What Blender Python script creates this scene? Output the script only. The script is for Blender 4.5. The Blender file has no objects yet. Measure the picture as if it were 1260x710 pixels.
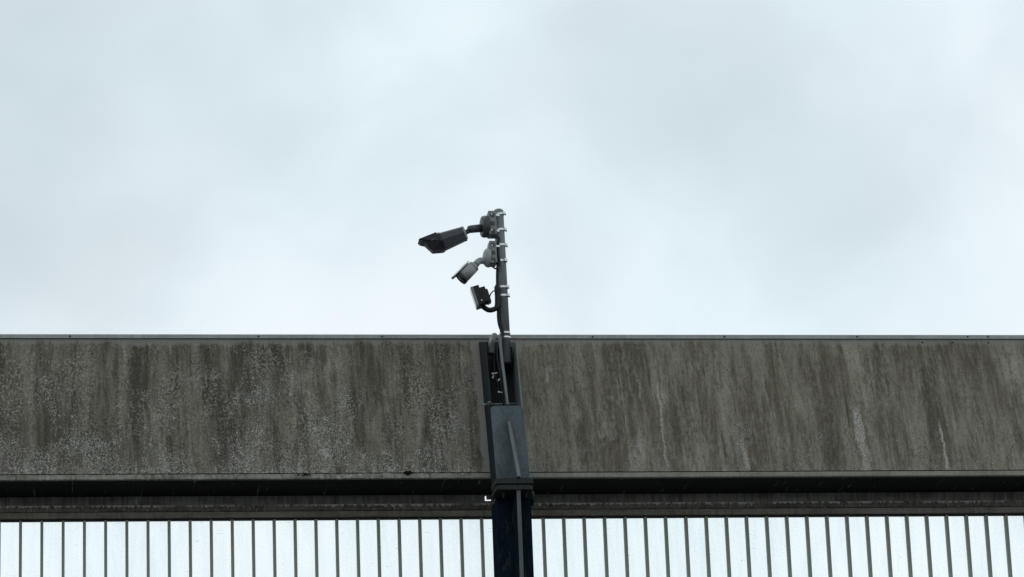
import bpy, bmesh, math, random
from mathutils import Vector, Matrix, noise as mnoise
R = math.radians
sc = bpy.context.scene
C = sc.collection

# ------------------------------------------------------------------ camera
W, H, F = 1260.0, 710.0, 4200.0
YAW, PITCH, ROLL = R(8.0), R(17.0), R(-2.2)
fw = Vector((math.sin(YAW)*math.cos(PITCH), math.cos(YAW)*math.cos(PITCH), math.sin(PITCH)))
rt0 = Vector((math.cos(YAW), -math.sin(YAW), 0)); up0 = rt0.cross(fw)
rt = math.cos(ROLL)*rt0 + math.sin(ROLL)*up0
up = -math.sin(ROLL)*rt0 + math.cos(ROLL)*up0
def ray(px, py):
    return (fw + rt*((px-W/2)/F) - up*((py-H/2)/F)).normalized()
_d = ray(630, 588.5)
ZB = 1.65 + 21*_d.z                      # height of the fascia's lower edge
CAM = Vector((0, 0, ZB)) - 21*_d
def at(px, py, Y):
    """survey helper: point of the vertical plane at depth Y sighted through a photo pixel"""
    d = ray(px, py); return CAM + d*((Y-CAM.y)/d.y)
cd = bpy.data.cameras.new('camera'); cam = bpy.data.objects.new('camera', cd); C.objects.link(cam)
cd.sensor_width = 36; cd.lens = 36*F/W; cd.clip_start = .1; cd.clip_end = 6000
M3 = Matrix((rt, up, -fw)).transposed()
cam.matrix_world = Matrix.Translation(CAM) @ M3.to_4x4()
sc.camera = cam

# ------------------------------------------------------------------ sky, sun, exposure
SUN_EL, SUN_AZ = R(58), R(-25)           # veiled sun, high behind the wall
w = bpy.data.worlds.new('World'); sc.world = w; w.use_nodes = True
nt = w.node_tree; nt.nodes.clear()
def wn(t, **k):
    n = nt.nodes.new(t)
    for a, b in k.items(): setattr(n, a, b)
    return n
L = nt.links.new
sky = wn('ShaderNodeTexSky', sky_type='NISHITA', sun_disc=False, sun_elevation=SUN_EL, sun_rotation=SUN_AZ)
bg1 = wn('ShaderNodeBackground'); bg1.inputs['Strength'].default_value = .1; L(sky.outputs[0], bg1.inputs[0])
tc = wn('ShaderNodeTexCoord')
off = wn('ShaderNodeVectorMath', operation='ADD'); off.inputs[1].default_value = (5.06, -8.31, 5.13); L(tc.outputs['Generated'], off.inputs[0])
n0 = wn('ShaderNodeTexNoise'); n0.inputs['Scale'].default_value = 5; n0.inputs['Detail'].default_value = 2; L(off.outputs[0], n0.inputs[0])
wp = wn('ShaderNodeVectorMath', operation='SCALE'); wp.inputs['Scale'].default_value = .10; L(n0.outputs['Color'], wp.inputs[0])
ad = wn('ShaderNodeVectorMath', operation='ADD'); L(off.outputs[0], ad.inputs[0]); L(wp.outputs[0], ad.inputs[1])
n1 = wn('ShaderNodeTexNoise'); n1.inputs['Scale'].default_value = 8.5; n1.inputs['Detail'].default_value = 5; n1.inputs['Roughness'].default_value = .46; L(ad.outputs[0], n1.inputs[0])
sx = wn('ShaderNodeSeparateXYZ'); L(tc.outputs['Generated'], sx.inputs[0])
el = wn('ShaderNodeMapRange'); el.interpolation_type = 'SMOOTHSTEP'      # pale bright band of haze towards the horizon
for i, v in ((1, .19), (2, .34), (3, .42), (4, -.04)): el.inputs[i].default_value = v
L(sx.outputs[2], el.inputs[0])
sm = wn('ShaderNodeMath', operation='ADD'); L(n1.outputs[0], sm.inputs[0]); L(el.outputs[0], sm.inputs[1])
cr = wn('ShaderNodeValToRGB'); cr.color_ramp.interpolation = 'B_SPLINE'
for e_, (p_, c_) in zip([cr.color_ramp.elements[0], cr.color_ramp.elements[1], cr.color_ramp.elements.new(.5), cr.color_ramp.elements.new(.62), cr.color_ramp.elements.new(.98)],
        ((.28, (.535, .622, .662)), (.80, (.845, .955, 1.0)), (.46, (.645, .738, .775)), (.60, (.745, .862, .905)), (.99, (.93, 1.0, 1.02)))):
    e_.position = p_; e_.color = (*c_, 1)
L(sm.outputs[0], cr.inputs[0])
bg2 = wn('ShaderNodeBackground'); bg2.inputs['Strength'].default_value = .90; n2 = wn('ShaderNodeTexNoise'); n2.inputs['Scale'].default_value = 7; n2.inputs['Detail'].default_value = 3; L(ad.outputs[0], n2.inputs[0])
hr = wn('ShaderNodeMapRange'); L(n2.outputs[0], hr.inputs[0]); hr.inputs[1].default_value = .42; hr.inputs[2].default_value = .62
tn = wn('ShaderNodeMix', data_type='RGBA', blend_type='MULTIPLY'); L(hr.outputs[0], tn.inputs[0]); L(cr.outputs[0], tn.inputs[6]); tn.inputs[7].default_value = (1.025, .985, .985, 1)   # some cloud is greyer, some bluer
L(tn.outputs[2], bg2.inputs[0])
mx = wn('ShaderNodeMixShader'); mx.inputs[0].default_value = .94; L(bg1.outputs[0], mx.inputs[1]); L(bg2.outputs[0], mx.inputs[2])
wo = wn('ShaderNodeOutputWorld'); L(mx.outputs[0], wo.inputs[0])
sd = bpy.data.lights.new('sun', 'SUN'); sun = bpy.data.objects.new('sun', sd); C.objects.link(sun)
sd.energy = .5; sd.angle = R(25); sd.color = (1, .97, .93)
sv = Vector((math.sin(SUN_AZ)*math.cos(SUN_EL), math.cos(SUN_AZ)*math.cos(SUN_EL), math.sin(SUN_EL)))
sun.rotation_euler = sv.to_track_quat('Z', 'Y').to_euler(); sun.location = (0, 0, 30)
vs = sc.view_settings; vs.view_transform = 'Standard'; vs.look = 'None'; vs.exposure = .28; vs.gamma = 1; vs.use_curve_mapping = False

# ------------------------------------------------------------------ material helper
class G:
    def __init__(s, name):
        s.mat = bpy.data.materials.new(name); s.mat.use_nodes = True
        s.t = s.mat.node_tree; s.t.nodes.clear()
        s.out = s.n('ShaderNodeOutputMaterial'); s.tc = s.n('ShaderNodeTexCoord').outputs['Object']
        s._sep = None
    def n(s, typ, **k):
        x = s.t.nodes.new(typ)
        for a, b in k.items(): setattr(x, a, b)
        return x
    def put(s, sock, v):
        if isinstance(v, bpy.types.NodeSocket): s.t.links.new(v, sock)
        elif isinstance(v, (tuple, list)) and len(v) == 3 and sock.type == 'RGBA': sock.default_value = (*v, 1)
        else: sock.default_value = v
    def m(s, op, a, b=0.0, clamp=False):
        x = s.n('ShaderNodeMath', operation=op, use_clamp=clamp); s.put(x.inputs[0], a); s.put(x.inputs[1], b); return x.outputs[0]
    def xyz(s):
        if s._sep is None:
            s._sep = s.n('ShaderNodeSeparateXYZ'); s.put(s._sep.inputs[0], s.tc)
        return s._sep.outputs
    def vec(s, a, b, c):
        x = s.n('ShaderNodeCombineXYZ'); s.put(x.inputs[0], a); s.put(x.inputs[1], b); s.put(x.inputs[2], c); return x.outputs[0]
    def sv(s, sc3, offs=(0, 0, 0)):
        x = s.n('ShaderNodeMapping'); s.put(x.inputs[0], s.tc); x.inputs['Scale'].default_value = sc3; x.inputs['Location'].default_value = offs; return x.outputs[0]
    def noise(s, sc3, scale=1.0, detail=4, rough=.55, dist=0.0, offs=(0, 0, 0)):
        x = s.n('ShaderNodeTexNoise'); s.put(x.inputs['Vector'], s.sv(sc3, offs))
        for k, v in (('Scale', scale), ('Detail', detail), ('Roughness', rough), ('Distortion', dist)): x.inputs[k].default_value = v
        return x.outputs[0]
    def rng(s, v, a, b, c=0.0, d=1.0, smooth=True):
        x = s.n('ShaderNodeMapRange'); x.interpolation_type = 'SMOOTHSTEP' if smooth else 'LINEAR'
        for i, q in enumerate((v, a, b, c, d)): s.put(x.inputs[i], q)
        return x.outputs[0]
    def mix(s, f, a, b):
        x = s.n('ShaderNodeMix', data_type='RGBA'); s.put(x.inputs[0], f); s.put(x.inputs[6], a); s.put(x.inputs[7], b); return x.outputs[2]
    def bump(s, h, dist=.003, strength=1.0):
        x = s.n('ShaderNodeBump'); s.put(x.inputs['Height'], h); x.inputs['Distance'].default_value = dist; x.inputs['Strength'].default_value = strength; return x.outputs[0]
    def bsdf(s, col, rough=.6, metal=0.0, spec=.5, normal=None):
        x = s.n('ShaderNodeBsdfPrincipled'); s.put(x.inputs['Base Color'], col); s.put(x.inputs['Roughness'], rough)
        s.put(x.inputs['Metallic'], metal); s.put(x.inputs['Specular IOR Level'], spec)
        if normal is not None: s.put(x.inputs['Normal'], normal)
        return x.outputs[0]
    def end(s, sh): s.t.links.new(sh, s.out.inputs[0]); return s.mat

def paint(name, col, rough=.5, spec=.4, vary=.25, scuff=0.0, scuff_col=(.2, .21, .2), bump=.0006):
    g = G(name)
    a = g.noise((9, 9, 3), 1, 5, .6); b = g.noise((60, 60, 25), 1, 3, .6, 0, (3, 1, 2))
    f = g.m('ADD', g.m('MULTIPLY', a, .65), g.m('MULTIPLY', b, .35))
    c = g.mix(g.rng(f, .3, .7), tuple(x*(1-vary) for x in col), tuple(min(1, x*(1+vary)) for x in col))
    if scuff:
        s1 = g.noise((70, 70, 11), 1, 4, .65, .3, (5, 5, 5)); s2 = g.noise((9, 9, 4), 1, 4, .65, .3, (8, 5, 5))
        c = g.mix(g.m('MULTIPLY', g.m('MULTIPLY', g.rng(s1, .56, .64), g.rng(s2, .45, .6)), scuff), c, scuff_col)
    return g.end(g.bsdf(c, g.rng(b, .2, .8, rough-.08, rough+.1), 0, spec, g.bump(b, bump)))

# fascia: weathered render, stain layers run down the slope (object x along, z up; z = 0 at the lower edge)
ZF = None
def fascia_mat(name, zh, side, joint_x, lichen, runs, seed):
    g = G(name); x, y, z = g.xyz(); o = (seed, 0, seed*.7)
    A = g.noise((7, 1, .7) if side < 0 else (4.5, 1, .5), 1, 5, .6, .25, o)
    B = g.noise((22, 1, 2.6), 1, 6, .66, .6, (seed+4, 0, 2))
    Cn = g.noise((70, 3, 6), 1, 5, .65, .4, (seed+9, 0, 5))
    blot = g.noise((3.2, 1, 2.6), 1, 5, .6, .2, (seed, 3, 1))
    grain = g.noise((88, 40, 74) if side < 0 else (100, 40, 50), 1, 6, .75, .3, o)
    chunk = g.noise((84, 30, 68) if side < 0 else (60, 30, 20), 1, 2.5, .6, .35, (seed+60, 0, 0))
    fine = g.noise((180, 60, 160), 1, 4, .75, .2, o)
    st = g.m('ADD', g.m('ADD', g.m('MULTIPLY', A, .46), g.m('MULTIPLY', B, .34)), g.m('MULTIPLY', Cn, .20))
    if side < 0:
        lo, mid, hi = (.056, .048, .032), (.184, .167, .123), (.318, .298, .243)
    else:
        lo, mid, hi = (.094, .080, .056), (.236, .214, .165), (.330, .308, .253)
    stain = g.rng(st, .40, .58)
    c = g.mix(stain, lo, mid)
    c = g.mix(g.rng(g.m('ADD', g.m('MULTIPLY', st, .5), g.m('MULTIPLY', blot, .5)), .52, .66), c, hi)
    # greenish and brownish algae films
    c = g.mix(g.m('MULTIPLY', g.rng(g.noise((11, 1, .9), 1, 4, .6, .3, (seed+20, 1, 0)), .55, .70), .55), c, (.080, .066, .034))
    # narrow black trickles
    tr = g.noise((34, 1, .8), 1, 3, .5, .35, (seed+30, 0, 3))
    trm = g.m('MULTIPLY', g.rng(tr, .63, .70), g.rng(g.noise((3, 1, 3), 1, 3, .5, 0, (seed+1, 7, 0)), .42, .6))
    c = g.mix(g.m('MULTIPLY', trm, .75), c, (.030, .029, .024))
    # granular dark and light pitting
    c = g.mix(g.m('MULTIPLY', g.rng(grain, .50, .62), .68 if side < 0 else .52), c, (.034, .030, .022))
    c = g.mix(g.m('MULTIPLY', g.rng(fine, .54, .66), .42 if side < 0 else .26), c, (.30, .30, .28))
    pm1 = g.rng(g.noise((3.5, 1, 2.4), 1, 5, .65, .4, (seed+70, 0, 0)), .40, .62); pm2 = g.rng(g.noise((5, 1, 2.8), 1, 5, .65, .4, (seed+80, 0, 0)), .42, .64)
    c = g.mix(g.m('MULTIPLY', g.rng(chunk, .48, .41), g.m('MULTIPLY', pm1, .75 if side < 0 else .34)), c, (.034, .030, .021))
    c = g.mix(g.m('MULTIPLY', g.rng(chunk, .53, .60), g.m('MULTIPLY', pm2, .62 if side < 0 else .22)), c, (.33, .322, .285))
    # lichen: pale grey crust specks in clusters, denser low down
    lm = g.noise((4.2, 1, 3.0), 1, 4, .6, .3, (seed+13, 2, 2))
    lm2 = g.noise((13, 1, 1.3), 1, 4, .6, .4, (seed+17, 2, 6))
    low = g.rng(z, 0, zh, .10, -.07, False)
    clus = g.m('ADD', g.m('ADD', g.m('MULTIPLY', lm, .6), g.m('MULTIPLY', lm2, .4)), low)
    clusm = g.rng(clus, .50-lichen*.1, .72-lichen*.1)
    sp = g.noise((125, 30, 98), 1, 5, .70, .3, (seed+2, 0, 8))
    th = g.rng(clusm, 0, 1, .74, .50, False)
    lich = g.rng(g.m('SUBTRACT', sp, th), 0, .07)
    lcol = g.mix(grain, (.27, .265, .24), (.58, .57, .52))
    c = g.mix(g.m('MULTIPLY', lich, .85 if lichen > .5 else .5), c, lcol)
    # lime wash creeping up from the lower edge
    bw = g.noise((20, 1, 4), 1, 5, .7, .3, (seed+6, 6, 0))
    bz = g.m('SUBTRACT', g.m('MULTIPLY', g.m('SUBTRACT', bw, .50), .55), z)
    c = g.mix(g.m('MULTIPLY', g.m('MULTIPLY', g.rng(bz, -.03, .05), g.rng(grain, .36, .56)), .7*lichen + .12), c, (.36, .35, .32))
    # single runs of lime: (x, z_top, z_bottom, half width, strength, broken)
    wob = g.noise((3, 1, 5), 1, 3, .5, 0, (seed, 0, 0)); wob2 = g.noise((40, 1, 16), 1, 4, .7, .3, (seed+8, 0, 0))
    for (rx, z1, z0, hw, stg, brk) in runs:
        dx = g.m('ABSOLUTE', g.m('SUBTRACT', g.m('ADD', x, g.m('MULTIPLY', g.m('SUBTRACT', wob, .5), .10)), rx))
        dx = g.m('SUBTRACT', dx, g.m('MULTIPLY', g.m('SUBTRACT', wob2, .5), hw*2.4*brk))
        k = g.m('MULTIPLY', g.rng(dx, hw, hw*.35), g.m('MULTIPLY', g.rng(z, z0-.02, z0+.02), g.rng(z, z1+.05, z1-.06)))
        k = g.m('MULTIPLY', k, g.rng(sp, .40+.06*brk, .50+.06*brk))
        c = g.mix(g.m('MULTIPLY', k, abs(stg)), c, (.45, .44, .41) if stg > 0 else (.030, .026, .018))
    # hairline cracks filled with lime
    vo = g.n('ShaderNodeTexVoronoi', feature='DISTANCE_TO_EDGE'); g.put(vo.inputs['Vector'], g.vec(g.m('ADD', x, g.m('MULTIPLY', wob, .35)), 0.0, g.m('ADD', g.m('MULTIPLY', z, .8), g.m('MULTIPLY', blot, .5)))); vo.inputs['Scale'].default_value = 2.3
    ck = g.m('MULTIPLY', g.rng(vo.outputs[0], .0055, .002), g.rng(g.noise((1.6, 1, 2.2), 1, 3, .5, 0, (seed+41, 0, 0)), .50, .62))
    c = g.mix(g.m('MULTIPLY', ck, .38), c, (.30, .30, .28))
    # never-wetted clean margins: under the cap and along the joint
    mt = g.m('ADD', g.m('SUBTRACT', z, zh), g.m('ADD', g.m('MULTIPLY', g.m('SUBTRACT', blot, .5), .13), g.m('MULTIPLY', g.m('SUBTRACT', B, .5), .10)))
    mt = g.m('ADD', mt, g.m('MULTIPLY', g.m('SUBTRACT', bw, .5), .05))
    c = g.mix(g.m('MULTIPLY', g.rng(mt, -.058, -.022), .7), c, g.mix(grain, (.20, .195, .175), (.26, .255, .235)))
    jd = g.m('MULTIPLY', g.m('SUBTRACT', joint_x, x), -1.0 if side > 0 else 1.0)
    jd = g.m('ADD', jd, g.m('MULTIPLY', g.m('SUBTRACT', g.noise((6, 1, 7), 1, 5, .65, .4, (seed+50, 0, 0)), .5), .10))
    c = g.mix(g.m('MULTIPLY', g.rng(jd, .152, .128), .85), c, g.mix(grain, (.20, .195, .172), (.28, .272, .245)))
    h = g.m('ADD', g.m('MULTIPLY', grain, .5), g.m('ADD', g.m('MULTIPLY', lich, .35), g.m('MULTIPLY', fine, .3)))
    return g.end(g.bsdf(c, .82, 0, .25, g.bump(h, .005, .9)))

def ledge_mat(name, lo, hi, chip, chip_col, seed, rough=.7, edge=None):
    """painted or cement edge pieces: mottled, with chips and drip runs"""
    g = G(name); x, y, z = g.xyz()
    a = g.noise((3, 3, 12), 1, 5, .6, .2, (seed, 0, 0)); b = g.noise((55, 55, 40), 1, 5, .7, .3, (seed, 1, 2))
    v = g.noise((38, 2, 4), 1, 4, .6, .3, (seed+3, 0, 0))
    f = g.m('ADD', g.m('MULTIPLY', a, .45), g.m('ADD', g.m('MULTIPLY', b, .25), g.m('MULTIPLY', v, .3)))
    c = g.mix(g.rng(f, .38, .62), lo, hi)
    k = g.m('MULTIPLY', g.rng(g.noise((42, 10, 24), 1, 5, .7, .4, (seed+7, 0, 0)), .54, .60), g.rng(g.noise((1.3, 1, 1), 1, 3, .6, 0, (seed+9, 0, 0)), .40, .58))
    c = g.mix(g.m('MULTIPLY', k, chip), c, chip_col)
    if edge is not None:                   # lime crust hanging from the upper edge in ragged drips
        dr = g.noise((48, 1, 10), 1, 4, .7, .3, (seed+21, 0, 0)); pt_ = g.noise((2.2, 1, 1), 1, 4, .65, 0, (seed+25, 0, 0))
        e_ = g.m('ADD', g.m('SUBTRACT', z, edge), g.m('MULTIPLY', g.m('SUBTRACT', dr, .5), .085))
        c = g.mix(g.m('MULTIPLY', g.rng(e_, -.011, -.003), g.rng(pt_, .36, .52)), c, (.58, .57, .53))
    return g.end(g.bsdf(c, rough, 0, .3, g.bump(g.m('ADD', b, g.m('MULTIPLY', k, -.6)), .003)))

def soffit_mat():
    g = G('shade_black_soffit')
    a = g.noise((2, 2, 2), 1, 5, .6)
    c = g.mix(g.rng(a, .35, .65), (.010, .011, .011), (.018, .019, .018))  # near-black base colour carries the shade under the overhang
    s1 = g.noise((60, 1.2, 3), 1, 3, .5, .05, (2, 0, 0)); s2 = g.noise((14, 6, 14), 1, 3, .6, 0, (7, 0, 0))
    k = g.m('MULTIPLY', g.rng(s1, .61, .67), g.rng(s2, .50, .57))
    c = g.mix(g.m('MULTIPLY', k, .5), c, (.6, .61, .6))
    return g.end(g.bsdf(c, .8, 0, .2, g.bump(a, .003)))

def web_mat():
    g = G('grimy_grey_web'); x, y, z = g.xyz()
    a = g.noise((4, 1, 9), 1, 5, .6, .2); v = g.noise((45, 1, 3), 1, 4, .6, .3, (4, 0, 0))
    c = g.mix(g.rng(g.m('ADD', g.m('MULTIPLY', a, .5), g.m('MULTIPLY', v, .5)), .38, .62), (.13, .13, .115), (.31, .31, .28))
    k = g.m('MULTIPLY', g.rng(g.noise((75, 1, 7), 1, 3, .5, .25, (9, 0, 2)), .645, .70), g.rng(g.noise((9, 1, 5), 1, 3, .6, 0, (7, 0, 0)), .47, .58))
    c = g.mix(g.m('MULTIPLY', k, .8), c, (.62, .63, .62))
    return g.end(g.bsdf(c, .75, 0, .25, g.bump(v, .002)))

def pane_mat():
    g = G('translucent_glazing'); x, y, z = g.xyz()
    oi = g.n('ShaderNodeObjectInfo'); rnd = oi.outputs['Random']
    off = g.m('MULTIPLY', rnd, 40.0)
    def nz(v3, sc, det, ro):
        t = g.n('ShaderNodeTexNoise'); g.put(t.inputs['Vector'], g.vec(g.m('ADD', g.m('MULTIPLY', x, v3[0]), off), off, g.m('MULTIPLY', z, v3[2])))
        t.inputs['Scale'].default_value = sc; t.inputs['Detail'].default_value = det; t.inputs['Roughness'].default_value = ro; return t.outputs[0]
    film = g.rng(g.m('ADD', g.m('MULTIPLY', nz((18, 0, 2.2), 1, 5, .65), .6), g.m('MULTIPLY', nz((120, 0, 90), 1, 3, .7), .4)), .30, .75)
    spk = g.rng(nz((46, 0, 40), 1, 2.5, .6), .735, .775)
    scr = g.m('MULTIPLY', g.rng(nz((10, 0, 190), 1, 2, .5), .70, .73), g.rng(nz((9, 0, 7), 1, 2, .5), .60, .66))
    tint = g.mix(film, (1.0, 1.0, 1.0), (.95, .972, .975))
    tr = g.n('ShaderNodeBsdfTransparent'); g.put(tr.inputs[0], tint)
    tl = g.n('ShaderNodeBsdfTranslucent'); tl.inputs[0].default_value = (.86, .93, .95, 1)
    df = g.n('ShaderNodeBsdfDiffuse'); df.inputs[0].default_value = (.20, .22, .22, 1)
    m1 = g.n('ShaderNodeMixShader'); g.put(m1.inputs[0], g.rng(film, 0, 1, .03, .08)); g.t.links.new(tr.outputs[0], m1.inputs[1]); g.t.links.new(tl.outputs[0], m1.inputs[2])
    m2 = g.n('ShaderNodeMixShader'); g.put(m2.inputs[0], g.m('ADD', g.m('MULTIPLY', spk, .45), g.m('MULTIPLY', scr, .30), True)); g.t.links.new(m1.outputs[0], m2.inputs[1]); g.t.links.new(df.outputs[0], m2.inputs[2])
    gl = g.n('ShaderNodeBsdfGlossy'); gl.inputs['Roughness'].default_value = .25
    m3 = g.n('ShaderNodeMixShader'); m3.inputs[0].default_value = .02; g.t.links.new(m2.outputs[0], m3.inputs[1]); g.t.links.new(gl.outputs[0], m3.inputs[2])
    return g.end(m3.outputs[0])

def metal_mat():
    g = G('bright_steel_band'); b = g.noise((90, 90, 90), 1, 3, .6)
    return g.end(g.bsdf(g.mix(b, (.62, .64, .65), (.8, .81, .82)), g.rng(b, .3, .7, .28, .45), .75, .5))

MAT = dict(
    pole=paint('grey_painted_steel', (.155, .175, .180), .5, .35, .18),
    plate=paint('slate_painted_steel', (.060, .078, .086), .55, .25, .42, .85, (.026, .031, .033)),
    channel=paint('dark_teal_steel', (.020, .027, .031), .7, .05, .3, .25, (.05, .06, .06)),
    inner=paint('black_steel_and_shade', (.009, .010, .012), .6, .25, .3),  # black for screws and joints, and for shade painted into gaps
    column=paint('blue_black_column_paint', (.0075, .0155, .023), .7, .0, .4, .42, (.10, .115, .125)),
    edge=paint('worn_grey_edge', (.085, .102, .112), .55, .3, .25, .3, (.13, .14, .14)),
    flange=paint('rusted_dark_flange', (.026, .028, .027), .65, .2, .4, .5, (.075, .07, .062)),
    camdark=paint('charcoal_housing', (.052, .055, .064), .45, .4, .12),
    cambezel=paint('black_housing', (.010, .0105, .012), .4, .4, .1),
    camgrey=paint('mid_grey_housing', (.30, .315, .308), .45, .35, .10),
    camlight=paint('pale_grey_housing', (.52, .54, .53), .45, .35, .08),
    camarm=paint('dark_grey_arm', (.050, .054, .055), .5, .4, .15),
    adapter=paint('grey_adapter_plate', (.19, .20, .195), .5, .35, .22, .25, (.08, .08, .08)),
    black=paint('black_plastic', (.008, .008, .009), .5, .3, .2),
    cable=paint('black_cable', (.012, .012, .013), .5, .3, .2),
    conduit=paint('grey_conduit', (.13, .145, .155), .45, .4, .12),
    elbow=paint('grey_green_elbow', (.045, .054, .050), .55, .35, .15),
    white=paint('white_plastic', (.42, .43, .42), .45, .4, .05),
    band=metal_mat(),
    soffit=soffit_mat(), web=web_mat(), pane=pane_mat(),
    bar=paint('grey_green_bar', (.31, .335, .29), .6, .3, .15, .35, (.07, .075, .065)),
    cap=ledge_mat('grey_cap_flashing', (.20, .205, .195), (.29, .295, .285), .35, (.38, .38, .37), 1),
    lip_left=ledge_mat('chipped_cement_lip', (.11, .102, .082), (.30, .285, .24), .8, (.50, .48, .43), 5),
    lip_right=ledge_mat('weathered_cement_lip', (.18, .170, .138), (.28, .265, .22), .3, (.40, .385, .34), 8),
    sill=ledge_mat('brown_grey_rail', (.15, .138, .112), (.27, .252, .21), .15, (.36, .35, .32), 15),
    moss=paint('black_moss', (.010, .010, .007), .95, .1, .5),
)
def glass_dark():
    g = G('smoked_window'); return g.end(g.bsdf((.006, .006, .007), .08, 0, .5))
MAT['lens'] = glass_dark()
def lampglass():
    g = G('pale_lamp_glass'); b = g.noise((60, 60, 60)); return g.end(g.bsdf(g.mix(b, (.06, .062, .064), (.10, .102, .104)), .2, 0, .5))
MAT['lamp'] = lampglass()
def ground_mat():
    g = G('wet_asphalt'); a = g.noise((.3, .3, .3), 1, 5); b = g.noise((40, 40, 40), 1, 4, .7)
    return g.end(g.bsdf(g.mix(g.m('ADD', g.m('MULTIPLY', a, .5), g.m('MULTIPLY', b, .5)), (.035, .035, .036), (.065, .065, .064)), g.rng(a, .4, .6, .35, .8), 0, .4, g.bump(b, .006)))
def concrete_mat():
    g = G('cast_concrete'); a = g.noise((1.5, 1.5, .4), 1, 6, .6); b = g.noise((60, 60, 60), 1, 4, .7)
    return g.end(g.bsdf(g.mix(g.rng(a, .3, .7), (.14, .135, .12), (.28, .275, .26)), .85, 0, .3, g.bump(b, .003)))

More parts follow.
